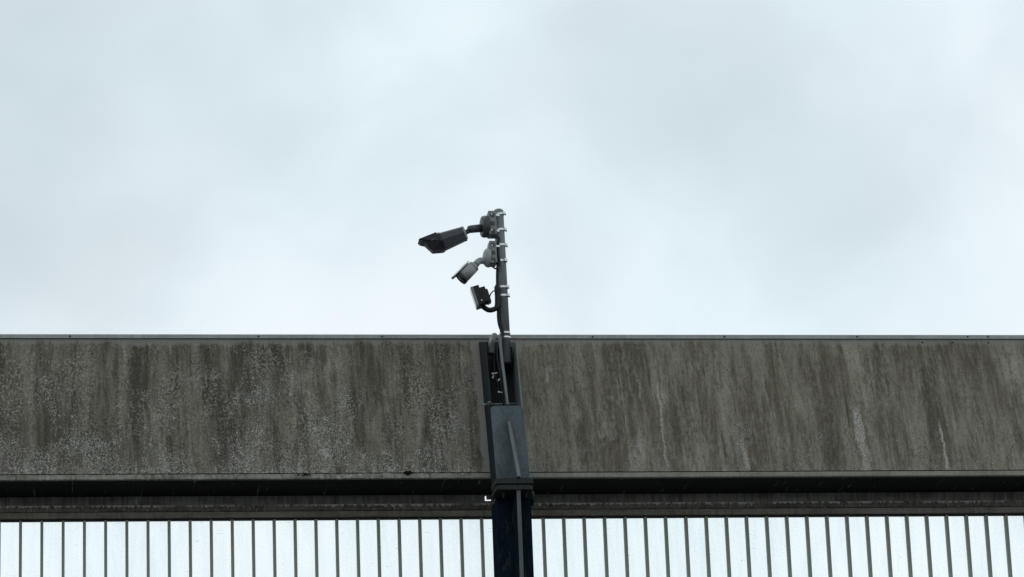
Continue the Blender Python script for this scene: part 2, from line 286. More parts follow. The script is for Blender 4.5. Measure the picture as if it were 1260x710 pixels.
# ------------------------------------------------------------------ mesh helper
class MB:
    def __init__(s): s.bm = bmesh.new()
    def faces(s, vs, fs, smooth=False):
        v = [s.bm.verts.new(p) for p in vs]
        for f in fs:
            q = s.bm.faces.new([v[i] for i in f]); q.smooth = smooth
        return s
    def box(s, a, b, bev=0.0):
        x0, y0, z0 = a; x1, y1, z1 = b
        return s.hexa([(x0,y0,z0),(x1,y0,z0),(x1,y1,z0),(x0,y1,z0),(x0,y0,z1),(x1,y0,z1),(x1,y1,z1),(x0,y1,z1)], bev)
    def hexa(s, p, bev=0.0, seg=1):
        t = bmesh.new(); v = [t.verts.new(q) for q in p]
        for f in ((3,2,1,0),(4,5,6,7),(0,1,5,4),(1,2,6,5),(2,3,7,6),(3,0,4,7)): t.faces.new([v[i] for i in f])
        if bev: bmesh.ops.bevel(t, geom=list(t.edges), offset=bev, segments=seg, affect='EDGES', profile=.6)
        s.merge(t); return s
    def merge(s, t):
        bmesh.ops.recalc_face_normals(t, faces=list(t.faces))
        me = bpy.data.meshes.new('tmp'); t.to_mesh(me); t.free(); s.bm.from_mesh(me); bpy.data.meshes.remove(me)
    def obox(s, o, ax, ay, az, bev=0.0, seg=1):
        """oriented box: corner-centred frame, o centre, ax/ay/az half extents as vectors"""
        c = []
        for dz in (-1, 1):
            for dx, dy in ((-1,-1),(1,-1),(1,1),(-1,1)): c.append(o + ax*dx + ay*dy + az*dz)
        return s.hexa(c, bev, seg)
    def prism(s, poly, d, bev=0.0, seg=2):
        """closed polygon (world points) swept by vector d"""
        t = bmesh.new(); n = len(poly)
        a = [t.verts.new(p) for p in poly]; b = [t.verts.new(Vector(p)+d) for p in poly]
        t.faces.new(a); t.faces.new(b[::-1])
        for i in range(n): t.faces.new((a[i], b[i], b[(i+1) % n], a[(i+1) % n]))
        if bev: bmesh.ops.bevel(t, geom=list(t.edges), offset=bev, segments=seg, affect='EDGES', profile=.6)
        s.merge(t); return s
    def lathe(s, o, ax, prof, n=24, smooth=True, ref=None):
        """prof: list of (distance along ax, radius)"""
        ax = ax.normalized(); r_ = ref or (Vector((0, 0, 1)) if abs(ax.z) < .9 else Vector((1, 0, 0)))
        u = ax.cross(r_).normalized(); v = ax.cross(u)
        t = bmesh.new(); rings = []
        for d, r in prof:
            if r < 1e-6: rings.append([t.verts.new(o+ax*d)])
            else: rings.append([t.verts.new(o+ax*d+(u*math.cos(k*2*math.pi/n)+v*math.sin(k*2*math.pi/n))*r) for k in range(n)])
        for A, B in zip(rings, rings[1:]):
            for k in range(n):
                q = [A[k % len(A)], A[(k+1) % len(A)], B[(k+1) % len(B)], B[k % len(B)]]
                q = [x for i, x in enumerate(q) if x not in q[:i]]
                if len(q) > 2: t.faces.new(q)
        for f in t.faces: f.smooth = smooth
        for A in (rings[0], rings[-1]):
            if len(A) > 1: f = t.faces.new(A); f.smooth = False
        for e in t.edges:
            if len(e.link_faces) == 2 and e.calc_face_angle(0) > .6: e.smooth = False
        s.merge(t); return s
    def cyl(s, a, b, r, n=20): return s.lathe(a, b-a, [(0, r), ((b-a).length, r)], n)
    def tube(s, pts, r, n=10, sub=5):
        """round bar along a smoothed path"""
        P = [Vector(p) for p in pts]
        if len(P) > 2 and sub > 1:
            Q = []
            for i in range(len(P)-1):
                p0, p1, p2, p3 = P[max(i-1, 0)], P[i], P[i+1], P[min(i+2, len(P)-1)]
                for k in range(sub):
                    t = k/sub
                    Q.append(.5*((2*p1)+(p2-p0)*t+(2*p0-5*p1+4*p2-p3)*t*t+(3*p1-p0-3*p2+p3)*t**3))
            P = Q+[P[-1]]
        t = bmesh.new(); rings = []; u = None
        for i, p in enumerate(P):
            d = (P[min(i+1, len(P)-1)]-P[max(i-1, 0)]).normalized()
            if u is None: u = d.cross(Vector((0, 1, .1))).normalized()
            else: u = (u-d*u.dot(d)).normalized()
            v = d.cross(u)
            rings.append([t.verts.new(p+(u*math.cos(k*2*math.pi/n)+v*math.sin(k*2*math.pi/n))*r) for k in range(n)])
        for A, B in zip(rings, rings[1:]):
            for k in range(n): t.faces.new((A[k], A[(k+1) % n], B[(k+1) % n], B[k])).smooth = True
        t.faces.new(rings[0]); t.faces.new(rings[-1][::-1]); s.merge(t); return s
    def ring(s, c, ax, r_in, r_out, h, a0=0, a1=360, ref=None, n=28):
        """flat band round an axis"""
        ax = ax.normalized(); ref = ref or Vector((0, -1, 0)); u = (ref-ax*ref.dot(ax)).normalized(); v = ax.cross(u)
        t = bmesh.new(); full = a1-a0 >= 360; m = n if full else n+1; R4 = []
        for k in range(m):
            a = R(a0+(a1-a0)*k/n); d = u*math.cos(a)+v*math.sin(a)
            R4.append([t.verts.new(c+d*r+ax*z) for r, z in ((r_in, -h/2), (r_out, -h/2), (r_out, h/2), (r_in, h/2))])
        for k in range(n if full else m-1):
            A, B = R4[k], R4[(k+1) % m]
            for j in range(4): t.faces.new((A[j], B[j], B[(j+1) % 4], A[(j+1) % 4]))
        if not full: t.faces.new(R4[0]); t.faces.new(R4[-1][::-1])
        s.merge(t); return s
    def build(s, name, mat, parent=None, loc=None):
        o0 = parent_origin(parent) if parent else (loc or Vector())
        me = bpy.data.meshes.new(name)
        bmesh.ops.translate(s.bm, vec=-Vector(o0), verts=list(s.bm.verts))
        s.bm.to_mesh(me); s.bm.free()
        me.materials.append(MAT[mat] if isinstance(mat, str) else mat)
        o = bpy.data.objects.new(name, me); C.objects.link(o)
        if parent: o.parent = parent
        else: o.location = o0
        return o
ORI = {}
def parent_origin(p):
    v = Vector(p.location); q = p.parent
    while q: v += Vector(q.location); q = q.parent
    return v
def thing(name, label, cat, loc, group=None):
    o = bpy.data.objects.new(name, None); C.objects.link(o); o.location = loc; o.empty_display_size = .1
    o['label'] = label; o['category'] = cat
    if group: o['group'] = group
    return o
def tag(o, label, cat, group=None):
    o['label'] = label; o['category'] = cat
    if group: o['group'] = group
    return o
rnd = random.Random(4)

# ------------------------------------------------------------------ ground
gm = MB(); gm.faces([(-2500, -2500, 0), (2500, -2500, 0), (2500, 2500, 0), (-2500, 2500, 0)], [(0, 1, 2, 3)])
g0 = gm.build('ground', ground_mat()); g0['kind'] = 'structure'

# ------------------------------------------------------------------ raked fascia in two lengths
XL, XR = -7.0, 7.0
YB = .46                                  # back of the fascia box
YT = .36                                  # the face leans back by this much at the top
zlip0 = at(630, 588.8, 0).z               # lower edge of lip
zlip1 = at(630, 582.6, .0).z              # top of lip
ztop = at(630, 412.0, YT).z               # top of cap
zcap = at(630, 417.6, YT).z               # lower edge of cap
def yf(z): return (z-zlip1)/(ztop-zlip1)*YT        # raked face
xj = at(606.6, 414, YT).x                 # joint between the two lengths
GAP = .0085
zh = zcap-zlip1
def xr(px, py, k=0):                       # face point seen at a pixel -> (x, z above the lip)
    Y = .1
    for _ in range(8):
        P = at(px, py, Y); Y = yf(P.z)
    return P
def fascia(x0, x1, side, label, runs, seed, lichen):
    base = Vector(((x0+x1)/2, 0, zlip1))
    t = thing('roof_fascia', label, 'fascia', base)
    runs_l = []
    for (px, py1, py0, hw, stg, brk) in runs:
        p1 = xr(px, py1); p0 = xr(px, py0)
        runs_l.append((p0.x-base.x if py0 > 520 else p1.x-base.x, p1.z-zlip1, p0.z-zlip1, hw, stg, brk))
    m = fascia_mat('lichened_render' if side < 0 else 'streaked_render', zh, side, xj-base.x, lichen, runs_l, seed)
    p = MB()
    y1 = yf(zcap+.01)
    p.prism([(x0, .008, zlip1+.0115), (x0, y1, zcap+.012), (x0, YB, zcap+.016), (x0, YB, zlip1+.0115)], Vector((x1-x0, 0, 0)))
    p.build('face_panel', m, t)
    q_ = MB(); q_.box((x0, .013, zlip0+.006), (x1, .09, zlip1+.011)); q_.build('shadow_gap', 'inner', t)  # black strip paints in the groove's dark line of shade and moss
    # folded cap flashing with a drip edge
    c = MB(); ya = yf(zcap)
    c.prism([(x0, ya-.012, zcap), (x0, yf(ztop)-.012, ztop-.004), (x0, yf(ztop)-.006, ztop), (x0, YT+.040, ztop+.003), (x0, YT+.040, ztop-.004), (x0, YT+.004, ztop-.006), (x0, ya+.006, zcap+.013), (x0, ya-.004, zcap)], Vector((x1-x0, 0, 0)))
    co = c.build('cap_flashing', 'cap', t)
    # lower lip, edge broken up a little
    n = int((x1-x0)/.02); l = MB(); vs = []; amp = .0048 if side < 0 else .0012
    sect = [(-.014, zlip1), (-.016, zlip0+.004), (-.012, zlip0), (.012, zlip0), (.012, zlip1-.004), (-.004, zlip1+.001)]
    for i in range(n+1):
        x = x0+(x1-x0)*i/n
        for k, (yy, zz) in enumerate(sect):
            q = mnoise.noise(Vector((x*23+k*7, k*3.1, seed)))+.6*mnoise.noise(Vector((x*61, k*3.1, seed)))
            vs.append((x, yy+(amp*q if k in (0, 1, 2) else 0), zz+(amp*q if k in (0, 1, 5) else 0)))
    fs = []
    K = len(sect)
    for i in range(n):
        for k in range(K): fs.append((i*K+k, i*K+(k+1) % K, (i+1)*K+(k+1) % K, (i+1)*K+k))
    fs += [tuple(range(K))[::-1], tuple(n*K+k for k in range(K))]
    l.faces(vs, fs); bmesh.ops.recalc_face_normals(l.bm, faces=list(l.bm.faces))
    l.build('lower_lip', 'lip_left' if side < 0 else 'lip_right', t)
    return t, co
tl_, capl = fascia(XL, xj-GAP, -1, 'grey-brown fascia length mottled with pale lichen, left of the camera post',
    [(404, 550, 566, .030, .8, .55), (362, 455, 540, .016, .28, .8), (184, 490, 575, .018, -.5, .5), (364, 530, 578, .012, -.55, .6), (134, 455, 500, .014, -.4, .6), (300, 470, 540, .022, -.45, .7)], 3.0, 1.0)
tr_, capr = fascia(xj+GAP, XR, 1, 'brown streaked fascia length with thin white lime runs, right of the camera post',
    [(823, 470, 578, .010, .6, .6), (813, 450, 500, .008, .4, .6), (919, 540, 577, .017, .8, .6), (1066, 500, 580, .040, .75, .9), (1168, 520, 578, .010, .8, .3), (783, 455, 490, .014, .35, .6),
     (785, 540, 578, .05, .45, .95), (852, 470, 575, .012, -.6, .5), (1062, 435, 475, .03, -.6, .7), (1150, 450, 540, .02, -.55, .6), (722, 430, 480, .02, -.45, .6), (672, 450, 470, .012, .4, .6), (1120, 460, 575, .03, -.35, .6)], 11.0, .35)
# fixing screws on the caps and along the top margin
sm_ = MB(); sm_.lathe(Vector(), Vector((0, -1, 0)), [(0, .0062), (.003, .0062), (.006, .004), (.0065, 0)], 10)
for (px, py, par) in ((86, 414.5, tl_), (318, 414.6, tl_), (470, 414.7, tl_), (729, 415, tr_), (891, 415, tr_), (1054, 415, tr_), (1135, 421.5, tr_), (1190, 415, tr_), (1215, 415, tr_), (1216, 422, tr_), (1172, 421.5, tr_)):
    P = xr(px, py); s_ = MB(); s_.lathe(P+Vector((0, -.011 if py < 418 else .001, 0)), Vector((0, -1, .35)), [(0, .0062), (.003, .0062), (.006, .004), (.0065, 0)], 10)
    s_.build('screw', 'inner', par)

# moss tufts growing on the lips
def moss(px, py, wdt, hgt, n, seed):
    rr = random.Random(seed); P = at(px, py, -.010); b = MB()
    for _ in range(n):
        x = rr.gauss(0, wdt*.42); z = rr.uniform(-.4, .6)*hgt*max(.25, 1-abs(x)/wdt)
        q = P+Vector((x, rr.uniform(-.012, .01), z)); t = bmesh.new()
        bmesh.ops.create_icosphere(t, subdivisions=1, radius=rr.uniform(.35, 1)*hgt*.42)
        for v in t.verts: v.co = v.co*rr.uniform(.6, 1.3)+q
        b.merge(t)
    return b, P
def moss_thing(label, *a):
    b, P = moss(*a); return tag(b.build('moss_tuft', 'moss', None, P), label, 'moss')
moss_thing('black moss tuft, largest, on the lower lip left of the column', 503, 582.5, .032, .024, 60, 1)
moss_thing('small flat black moss patch on the lower lip farther left of the largest tuft', 376, 584.6, .028, .012, 60, 2)

# ------------------------------------------------------------------ eaves beam under the fascia: soffit, web, rails
base = Vector((0, .2, zlip0))
bt = thing('eaves_beam', 'dark grimy eaves beam with flaking rail under the fascia', 'beam', base)
YW = .42
zw0 = at(630, 621.5, YW).z; zf1 = at(630, 619.2, YW-.03).z; zf0 = at(630, 626.6, YW-.03).z
zs1 = at(630, 627.6, YW-.02).z; zs0 = at(630, 634.6, YW-.02).z
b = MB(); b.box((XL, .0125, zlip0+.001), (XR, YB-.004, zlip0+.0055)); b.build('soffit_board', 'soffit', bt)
xg0 = at(596.6, 613, YW).x; xg1 = at(598.6, 613, YW).x; xg2 = at(604.2, 613, YW).x
zg1 = at(600, 610, YW).z; zgm = at(600, 614.3, YW).z; zg0 = at(600, 616.3, YW).z
b = MB(); b.box((XL, YW, zw0), (xg0, YW+.012, zlip0+.004)); b.build('web', 'web', bt)
b = MB(); b.box((xg2, YW, zw0), (XR, YW+.012, zlip0+.004)); b.build('web', 'web', bt)
b = MB(); b.box((xg0, YW+.001, zg1), (xg2, YW+.011, zlip0+.004)); b.build('splice_plate', 'web', bt)
b = MB(); b.box((xg1, YW+.002, zgm), (xg2, YW+.013, zg1)); b.build('splice_plate', 'web', bt)
b = MB(); b.box((xg0, YW+.001, zw0), (xg2, YW+.011, zg0)); b.build('splice_plate', 'web', bt)
def rail(name, mat, y0, y1, z0, z1, amp, seed):
    n = 700; vs = []; fs = []; K = 6
    sect = [(y0, z1), (y0, (z0+z1)/2), (y0, z0+.004), (y0+.004, z0), (y1, z0), (y1, z1)]
    for i in range(n+1):
        x = XL+(XR-XL)*i/n
        for k, (yy, zz) in enumerate(sect):
            q = mnoise.noise(Vector((x*31, k*5.3, seed)))+.7*mnoise.noise(Vector((x*83, k*5.3, seed)))
            vs.append((x, yy+(amp*q if k < 4 else 0), zz+(amp*.8*q if k in (0, 2, 3) else 0)))
    for i in range(n):
        for k in range(K): fs.append((i*K+k, i*K+(k+1) % K, (i+1)*K+(k+1) % K, (i+1)*K+k))
    fs += [tuple(range(K)), tuple(n*K+k for k in range(K))]
    m = MB(); m.faces(vs, fs); bmesh.ops.recalc_face_normals(m.bm, faces=list(m.bm.faces)); return m.build(name, mat, bt)
MAT['lower'] = ledge_mat('flaking_rail', (.070, .068, .056), (.19, .183, .155), .5, (.40, .39, .36), 12, .7, zf1-zlip0)
rail('bottom_flange', 'lower', YW-.03, YW+.04, zf0, zf1, .003, 2)
rail('glazing_head', 'sill', YW-.02, YW+.05, zs0, zs1, .0012, 6)
b = MB(); b.box((XL, YW-.012, zs1), (XR, YW+.03, zf0)); b.build('joint_strip', 'inner', bt)

# ------------------------------------------------------------------ glazed screen below the beam
YG = .45
zg_top = zs0+.006; zg_bot = zg_top-2.7
st_ = thing('glazed_screen', 'row of narrow translucent white panes with grey-green glazing bars under the beam', 'glazing', Vector((0, YG, zg_bot)))
b = MB(); b.box((XL, YG-.028, zs0-.006), (XR, YG+.02, zs0-.0005)); b.build('head_shade_strip', 'inner', st_)  # black strip stands in for the shadow between rail and panes
b = MB(); b.box((XL, YG-.04, zg_bot-.06), (XR, YG+.04, zg_bot)); b.build('bottom_rail', 'bar', st_)
x_a = at(25.1, 675, YG-.02).x; x_b = at(1241.5, 675, YG-.02).x
NB = 48
pitch = (x_b-x_a)/NB
BW = .0185
pm = bm_ = None
i0 = int((XL+.1-x_a)/pitch)-0; i1 = int((XR-.1-x_a)/pitch)
for i in range(i0, i1+1):
    x = x_a+i*pitch
    if bm_ is None:
        m = MB(); m.box((x-BW/2, YG-.022, zg_bot), (x+BW/2, YG+.018, zs0-.006), .0015); o = m.build('glazing_bar', 'bar', st_)
        bm_ = o; x_first = x
        m = MB(); m.box((x+BW/2+.0015, YG-.003, zg_bot), (x+pitch-BW/2-.0015, YG+.003, zs0-.006)); pm = m.build('pane', 'pane', st_)
    else:
        o = bm_.copy(); C.objects.link(o); o.parent = st_; o.location.x = x-x_first
        if i < i1:
            o = pm.copy(); C.objects.link(o); o.parent = st_; o.location.x = x-x_first
# wall carrying the screen
b = MB(); b.box((XL-.3, .25, -.2), (XR+.3, .65, zg_bot-.062), .01)
tag(b.build('base_wall', concrete_mat(), None, Vector((0, .45, 0))), 'cast concrete base wall below the row of panes', 'wall')
for sx_, lab in ((XL, 'left'), (XR, 'right')):
    b = MB(); b.box((sx_-.12 if sx_ < 0 else sx_+.004, .35, zg_bot-.062), (sx_-.004 if sx_ < 0 else sx_+.12, .55, zlip0-.01), .006)
    tag(b.build('end_post', 'bar', None, Vector((sx_, .45, zg_bot-.06))), 'grey-green end post closing the glazing on the far %s' % lab, 'post')

# ------------------------------------------------------------------ steel column
YC = -.30                                # front of the column box
cl = at(612.3, 660, YC).x; crr = at(655.2, 660, YC).x
YFR = YC-.215
zc1 = at(632, 601.9, YFR).z
ct = thing('steel_column', 'blue-black steel column with projecting front fin below the camera mast', 'column', Vector(((cl+crr)/2, -.19, 0)))
b = MB(); b.box((cl, YC, 0), (crr, YC+.235, zc1), .004); b.build('shaft', 'column', ct)
xfin = at(633.6, 640, YC).x
b = MB(); b.box((xfin-.011, YC-.20, 0), (xfin+.011, YC-.001, zc1), .002); fin = b.build('fin', 'column', ct)
b = MB(); b.box((xfin-.0115, YC-.2035, 0), (xfin+.0125, YC-.2005, zc1-.001), .0008); b.build('fin_edge', 'edge', fin)
# flange pair with bolts
zfl0 = at(632, 602.0, YFR).z; zfl1 = at(632, 596.4, YFR).z; zfl2 = at(632, 594.9, YFR).z; zfl3 = at(632, 588.2, YFR).z
def slab(z0, z1, x0, x1, y0, y1, r):
    poly = []
    for cx, cy, a in ((x1-r, y0+r, -90), (x1-r, y1-r, 0), (x0+r, y1-r, 90), (x0+r, y0+r, 180)):
        for k in range(6): q = R(a+k*18); poly.append((cx+r*math.cos(q), cy+r*math.sin(q), z0))
    m = MB(); m.prism(poly, Vector((0, 0, z1-z0)), .002, 1); return m
fx0 = at(610.6, 597, YFR).x; fx1 = at(656.5, 597, YFR).x
slab(zfl0, zfl1, fx0, fx1, YFR, YC+.03, .03).build('head_plate', 'flange', ct)
for px in (619.5, 647.0):
    P = at(px, 606, YC-.11); m = MB(); zz = zfl0
    m.lathe(Vector((P.x, YC-.11, zz)), Vector((0, 0, -1)), [(0, .013), (.003, .013), (.0031, .009), (.012, .009), (.0121, .006), (.026, .006), (.027, 0)], 6); m.build('bolt', 'edge', ct)
# hinge lug on the right of the column
hl = at(654.2, 606, YC).x
m = MB(); m.cyl(Vector((hl, YC+.04, (zfl0+zfl3)/2-.03)), Vector((hl+.016, YC+.04, (zfl0+zfl3)/2-.03)), .045, 28); m.build('hinge_lug', 'flange', ct)

# ------------------------------------------------------------------ mast bracket lying on the raked fascia
mt = thing('mast_bracket', 'open dark steel channel bracket with slate cover plate above the column', 'bracket', Vector(((cl+crr)/2, -.15, zfl2)))
slab(zfl2, zfl3, fx0-.002, fx1+.003, YFR-.006, YC+.035, .034).build('foot_plate', 'flange', mt)
zt = xr(600, 421).z; zb_ = zfl3
def cp(px_t, px_b, dep_t, dep_b):
    """points at the top and foot of the bracket, at given projections from the face"""
    Yt = yf(zt)-dep_t; Yb = min(yf(zb_), .0)-dep_b
    a = at(px_t, 421, Yt); c_ = at(px_b, 587, Yb)
    c_.z = zb_; c_.y = Yb
    return a, c_
lbt, lbb = cp(589.0, 604.9, .012, .020); lft, lfb = cp(597.0, 611.7, .26, .30)
rbt, rbb = cp(628.0, 644.1, .012, .020); rft, rfb = cp(635.6, 651.4, .26, .30)
TH = Vector((.006, 0, 0))
def sheet(a, b_, c_, d, th, name, mat, par):
    m = MB(); m.hexa([a, b_, c_, d, a+th, b_+th, c_+th, d+th]); return m.build(name, mat, par)
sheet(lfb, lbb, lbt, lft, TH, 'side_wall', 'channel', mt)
sheet(rfb, rbb, rbt, rft, -TH, 'side_wall', 'pole', mt)  # paler than the left wall: light on its inner face is painted in
sheet(lbb+TH, rbb-TH, rbt-TH, lbt+TH, Vector((0, -.006, 0)), 'back_wall', 'inner', mt)  # black colour stands in for the shade deep inside the channel
# cover plate with rounded upper corners
k_ = (587-497)/(587-421)
pt_l = lfb.lerp(lft, k_); pt_r = rfb.lerp(rft, k_)
ex = (pt_r-pt_l).normalized(); ey = (pt_l-lfb).normalized(); rr_ = .034
fo = Vector((0, -.004, 0)); poly = [lfb+fo-ex*.004, rfb+fo+ex*.004]
for cx, a0 in ((pt_r+ex*.004-ex*rr_-ey*rr_, 0), (pt_l-ex*.004+ex*rr_-ey*rr_, 90)):
    for k in range(7):
        q = R(a0+k*15); poly.append(cx+fo+ex*(rr_*math.cos(q))+ey*(rr_*math.sin(q)))
m = MB(); m.prism(poly, Vector((0, -.006, 0)), .0015, 1); cov = m.build('cover_plate', 'plate', mt)
# tapered gusset standing on the cover plate, in line with the fin of the column
gk = (587-526)/(587-421)+.06
gt = lfb.lerp(lft, gk).lerp(rfb.lerp(rft, gk), .55); gb = lfb.lerp(rfb, .53); gt.x = at(625.6, 526, gt.y).x; gb.x = xfin
w_ = Vector((.010, 0, 0)); fo2 = Vector((0, -.0105, 0)); gd = Vector((0, -.185, 0))
m = MB(); m.hexa([gb-w_+fo2, gb+w_+fo2, gb+w_+fo2+gd, gb-w_+fo2+gd, gt-w_+fo2, gt+w_+fo2, gt+w_+fo2+Vector((0, -.012, 0)), gt-w_+fo2+Vector((0, -.012, 0))], .0012)
gus = m.build('gusset', 'plate', cov)
fe = Vector((0, -.003, 0)); a1 = gt+fo2+Vector((0, -.0125, 0)); b1 = gb+fo2+gd+Vector((0, -.0005, 0))
m = MB(); m.hexa([b1-w_*.95, b1+w_*1.1, b1+w_*1.1+fe, b1-w_*.95+fe, a1-w_*.95, a1+w_*1.1, a1+w_*1.1+fe, a1-w_*.95+fe]); m.build('gusset_edge', 'edge', cov)
# tie rod through the bracket with washers, ends showing on both sides
tk = (587-497.5)/(587-421); ty = lfb.lerp(lft, tk); tyb = lbb.lerp(lbt, tk)
ra = at(592.2, 497.8, ty.y+.20); rb = at(641.0, 496.5, ty.y+.20)
m = MB(); m.cyl(ra, rb, .006, 10); m.build('tie_rod', 'adapter', mt)
m = MB(); m.cyl(at(602.2, 496.5, ty.y-.004), at(602.2, 496.5, ty.y-.004)+Vector((0, -.008, 0)), .0125, 18); m.build('washer', 'conduit', mt)
m = MB(); m.lathe(at(602.6, 496.7, ty.y-.012), Vector((0, -1, 0)), [(0, .009), (.008, .009), (.0085, 0)], 6); m.build('bolt', 'flange', mt)

# ------------------------------------------------------------------ pole
YP = .13
pt = at(613.3, 257.5, YP); pb = at(623.2, 447, YP); pax = (pt-pb).normalized(); PR = .0315
plen = (pt-pb).length
pole = thing('camera_pole', 'round grey steel pole carrying three devices above the roof edge', 'pole', pb)
m = MB(); m.lathe(pb, pax, [(0, PR-.004), (0, PR), (plen-.012, PR), (plen-.004, PR-.006), (plen, PR-.014), (plen+.001, 0)], 32); m.build('tube', 'pole', pole)
def pp(py):                               # pole axis at an image height
    k = (447-py)/(447-257.5); return pb.lerp(pt, k)
# clamp inside the bracket that holds the pole
for py in (428, 440):
    c0 = pp(py); yb = yf(c0.z)-.03
    m = MB(); m.box((c0.x-.045, c0.y+PR-.004, c0.z-.014), (c0.x+.045, yb, c0.z+.014), .002); m.build('clamp_block', 'inner', pole)
def band(par, py, tilt=0.0, a0=-100, a1=100, buckle=None, h=.0125):
    c0 = pp(py); ax = (pax+rt0*tilt).normalized()
    m = MB(); m.ring(c0, ax, PR+.0005, PR+.0035, h, 0, 360); o = m.build('band_clamp', 'band', par)
    if buckle is not None:
        d = Matrix.Rotation(R(buckle), 3, ax) @ Vector((0, -1, 0)); t_ = ax.cross(d).normalized()
        m = MB(); m.obox(c0+d*(PR+.008), t_*.013, d*.006, ax*.0095, .002); m.build('buckle', 'band', o)
        m = MB(); m.cyl(c0+d*(PR+.009)-t_*.010-ax*.009, c0+d*(PR+.009)+t_*.012-ax*.009, .0042, 8); m.build('buckle_screw', 'camarm', o)
    return o
def strap(par, x0, y0, x1, y1):
    a = at(x0, y0, YP-.060); b_ = at(x1, y1, YP-.048); d = (b_-a)/2; n_ = Vector((0, -1, 0)).cross(d).normalized()
    m = MB(); m.obox((a+b_)/2, d, Vector((0, .0015, 0)), n_*.0062, .0005); return m.build('strap', 'band', par)
band(pole, 410.6, 0, h=.010); band(pole, 416.2, 0, h=.010)

# ------------------------------------------------------------------ upper camera: long charcoal bullet housing
def adapter(par, x0, x1, y0, y1, Y, mat='adapter'):
    a = at(x0, y1, Y); b_ = at(x1, y0, Y); lean = pax*(1/pax.z)
    hz = b_.z-a.z; wd = b_.x-a.x
    # backing plate wrapped against the pole
    c0 = Vector(((a.x+b_.x)/2, Y, (a.z+b_.z)/2))
    m = MB(); m.obox(c0, Vector((wd/2, 0, 0)), Vector((0, .052, 0)), pax*hz/2, .006, 2); o = m.build('adapter_plate', mat, par)
    for dz in (.30, -.05, -.38):
        m = MB(); m.obox(c0+pax*hz*dz+Vector((0, -.0525, 0)), Vector((wd*.26, 0, 0)), Vector((0, .002, 0)), pax*hz*.085, .001); m.build('recess_shade', 'camarm', o)  # raised dark pads, their colour imitates the shade of hollows
    return o
YA = YP-.006
c1 = thing('security_camera', 'large charcoal bullet security camera at the top of the pole', 'camera', pp(277)-Vector((.05, 0, 0)))
adapter(c1, 600.6, 609.4, 262.2, 291.0, YA)
jb = at(600.6, 279.0, YA); jx = Vector((-1, -.10, -.02)).normalized()
m = MB(); m.lathe(jb, jx, [(0, .066), (.006, .070), (.030, .070), (.040, .066), (.044, .058), (.0445, 0)], 36); m.build('junction_box', 'camarm', c1)
a0_ = at(592.5, 280.6, YA-.01); a1_ = at(576.4, 282.3, YA-.035); ad_ = (a1_-a0_)
m = MB(); m.lathe(a0_, ad_, [(0, .026), (ad_.length*.9, .0245), (ad_.length, .021), (ad_.length+.0005, 0)], 24); arm = m.build('arm', 'camarm', c1)
k0 = at(577, 284.2, YA-.033); k1 = at(570.5, 287.0, YA-.045)
m = MB(); m.cyl(k0, k1, .0155, 16); m.lathe(k0.lerp(k1, .4)+Vector((0, -.02, 0)), Vector((0, 1, 0)), [(0, .012), (.04, .012)], 14); m.build('knuckle', 'cambezel', arm)
Rr = at(571.3, 287.6, YA-.045); Nn = at(543.0, 298.2, YA-.040)
fa = (Nn-Rr).normalized(); Lb = (Nn-Rr).length
us = (Vector((0, 0, 1))-fa*fa.z).normalized(); ss = us.cross(fa).normalized()
if ss.y > 0: ss = -ss                      # ss points towards the viewer's side
def sect(o, sc_, grow=0.0):
    pr = [(-.040, .046), (.040, .046), (.050, .036), (.055, -.002), (.036, -.046), (.028, -.050), (-.028, -.050), (-.036, -.046), (-.055, -.002), (-.050, .036)]
    return [o+ss*(x*sc_+math.copysign(grow, x))+us*(y*sc_+math.copysign(grow, y)) for x, y in pr]
def loft(rings, cap=True):
    m = MB(); t = bmesh.new(); V = [[t.verts.new(p) for p in r] for r in rings]; n = len(rings[0])
    for A, B in zip(V, V[1:]):
        for k in range(n): t.faces.new((A[k], A[(k+1) % n], B[(k+1) % n], B[k]))
    if cap: t.faces.new(V[0]); t.faces.new(V[-1])
    m.merge(t); return m
loft([sect(Rr, .82), sect(Rr+fa*.010, .87), sect(Rr+fa*Lb, 1.10)]).build('body', 'camdark', c1)
loft([sect(Rr-fa*.006, .81), sect(Rr-fa*.004, .87), sect(Rr+fa*.005, .90), sect(Rr+fa*.007, .87)]).build('rear_cap', 'camgrey', c1)  # paler than the body: the rear edge highlight put in as colour
loft([sect(Nn-fa*.004, 1.10, .001), sect(Nn-fa*.003, 1.10, .004), sect(Nn+fa*.014, 1.10, .004), sect(Nn+fa*.015, 1.10, .000)]).build('bezel', 'cambezel', c1)
# raked front hood: long brow, cut back below
hf = Nn+fa*.0155
def hoodpoly(sx, w0): return [hf+ss*sx*1.0+us*.059, hf+fa*.117+ss*sx*.94+us*.058, hf+fa*.106+ss*sx*.94+us*.040, hf+fa*.086+ss*sx*.85+us*.026, hf+fa*.058+ss*sx*.66-us*.040, hf+fa*.0+ss*sx*.66-us*.057, hf+ss*sx*1.0+us*.0]
pa, pb2 = hoodpoly(-.058, 0), hoodpoly(.058, 0)
m = MB(); t = bmesh.new(); A = [t.verts.new(p) for p in pa]; B = [t.verts.new(p) for p in pb2]; n = len(pa)
for k in range(n):
    if k == 3: continue                    # window opening
    t.faces.new((A[k], A[(k+1) % n], B[(k+1) % n], B[k]))
t.faces.new((A[0], A[1], A[2], A[3], A[6])); t.faces.new((B[0], B[1], B[2], B[3], B[6])); t.faces.new((A[6], A[3], A[4], A[5])); t.faces.new((B[6], B[3], B[4], B[5])); t.faces.new((A[3], A[4], B[4], B[3]))
m.merge(t); hood = m.build('hood', 'cambezel', c1)
w0 = (pa[3]+pb2[3])/2; w1 = (pa[4]+pb2[4])/2; wu = (w0-w1).normalized(); wnm = ss.cross(wu).normalized()
if wnm.dot(fa) < 0: wnm = -wnm
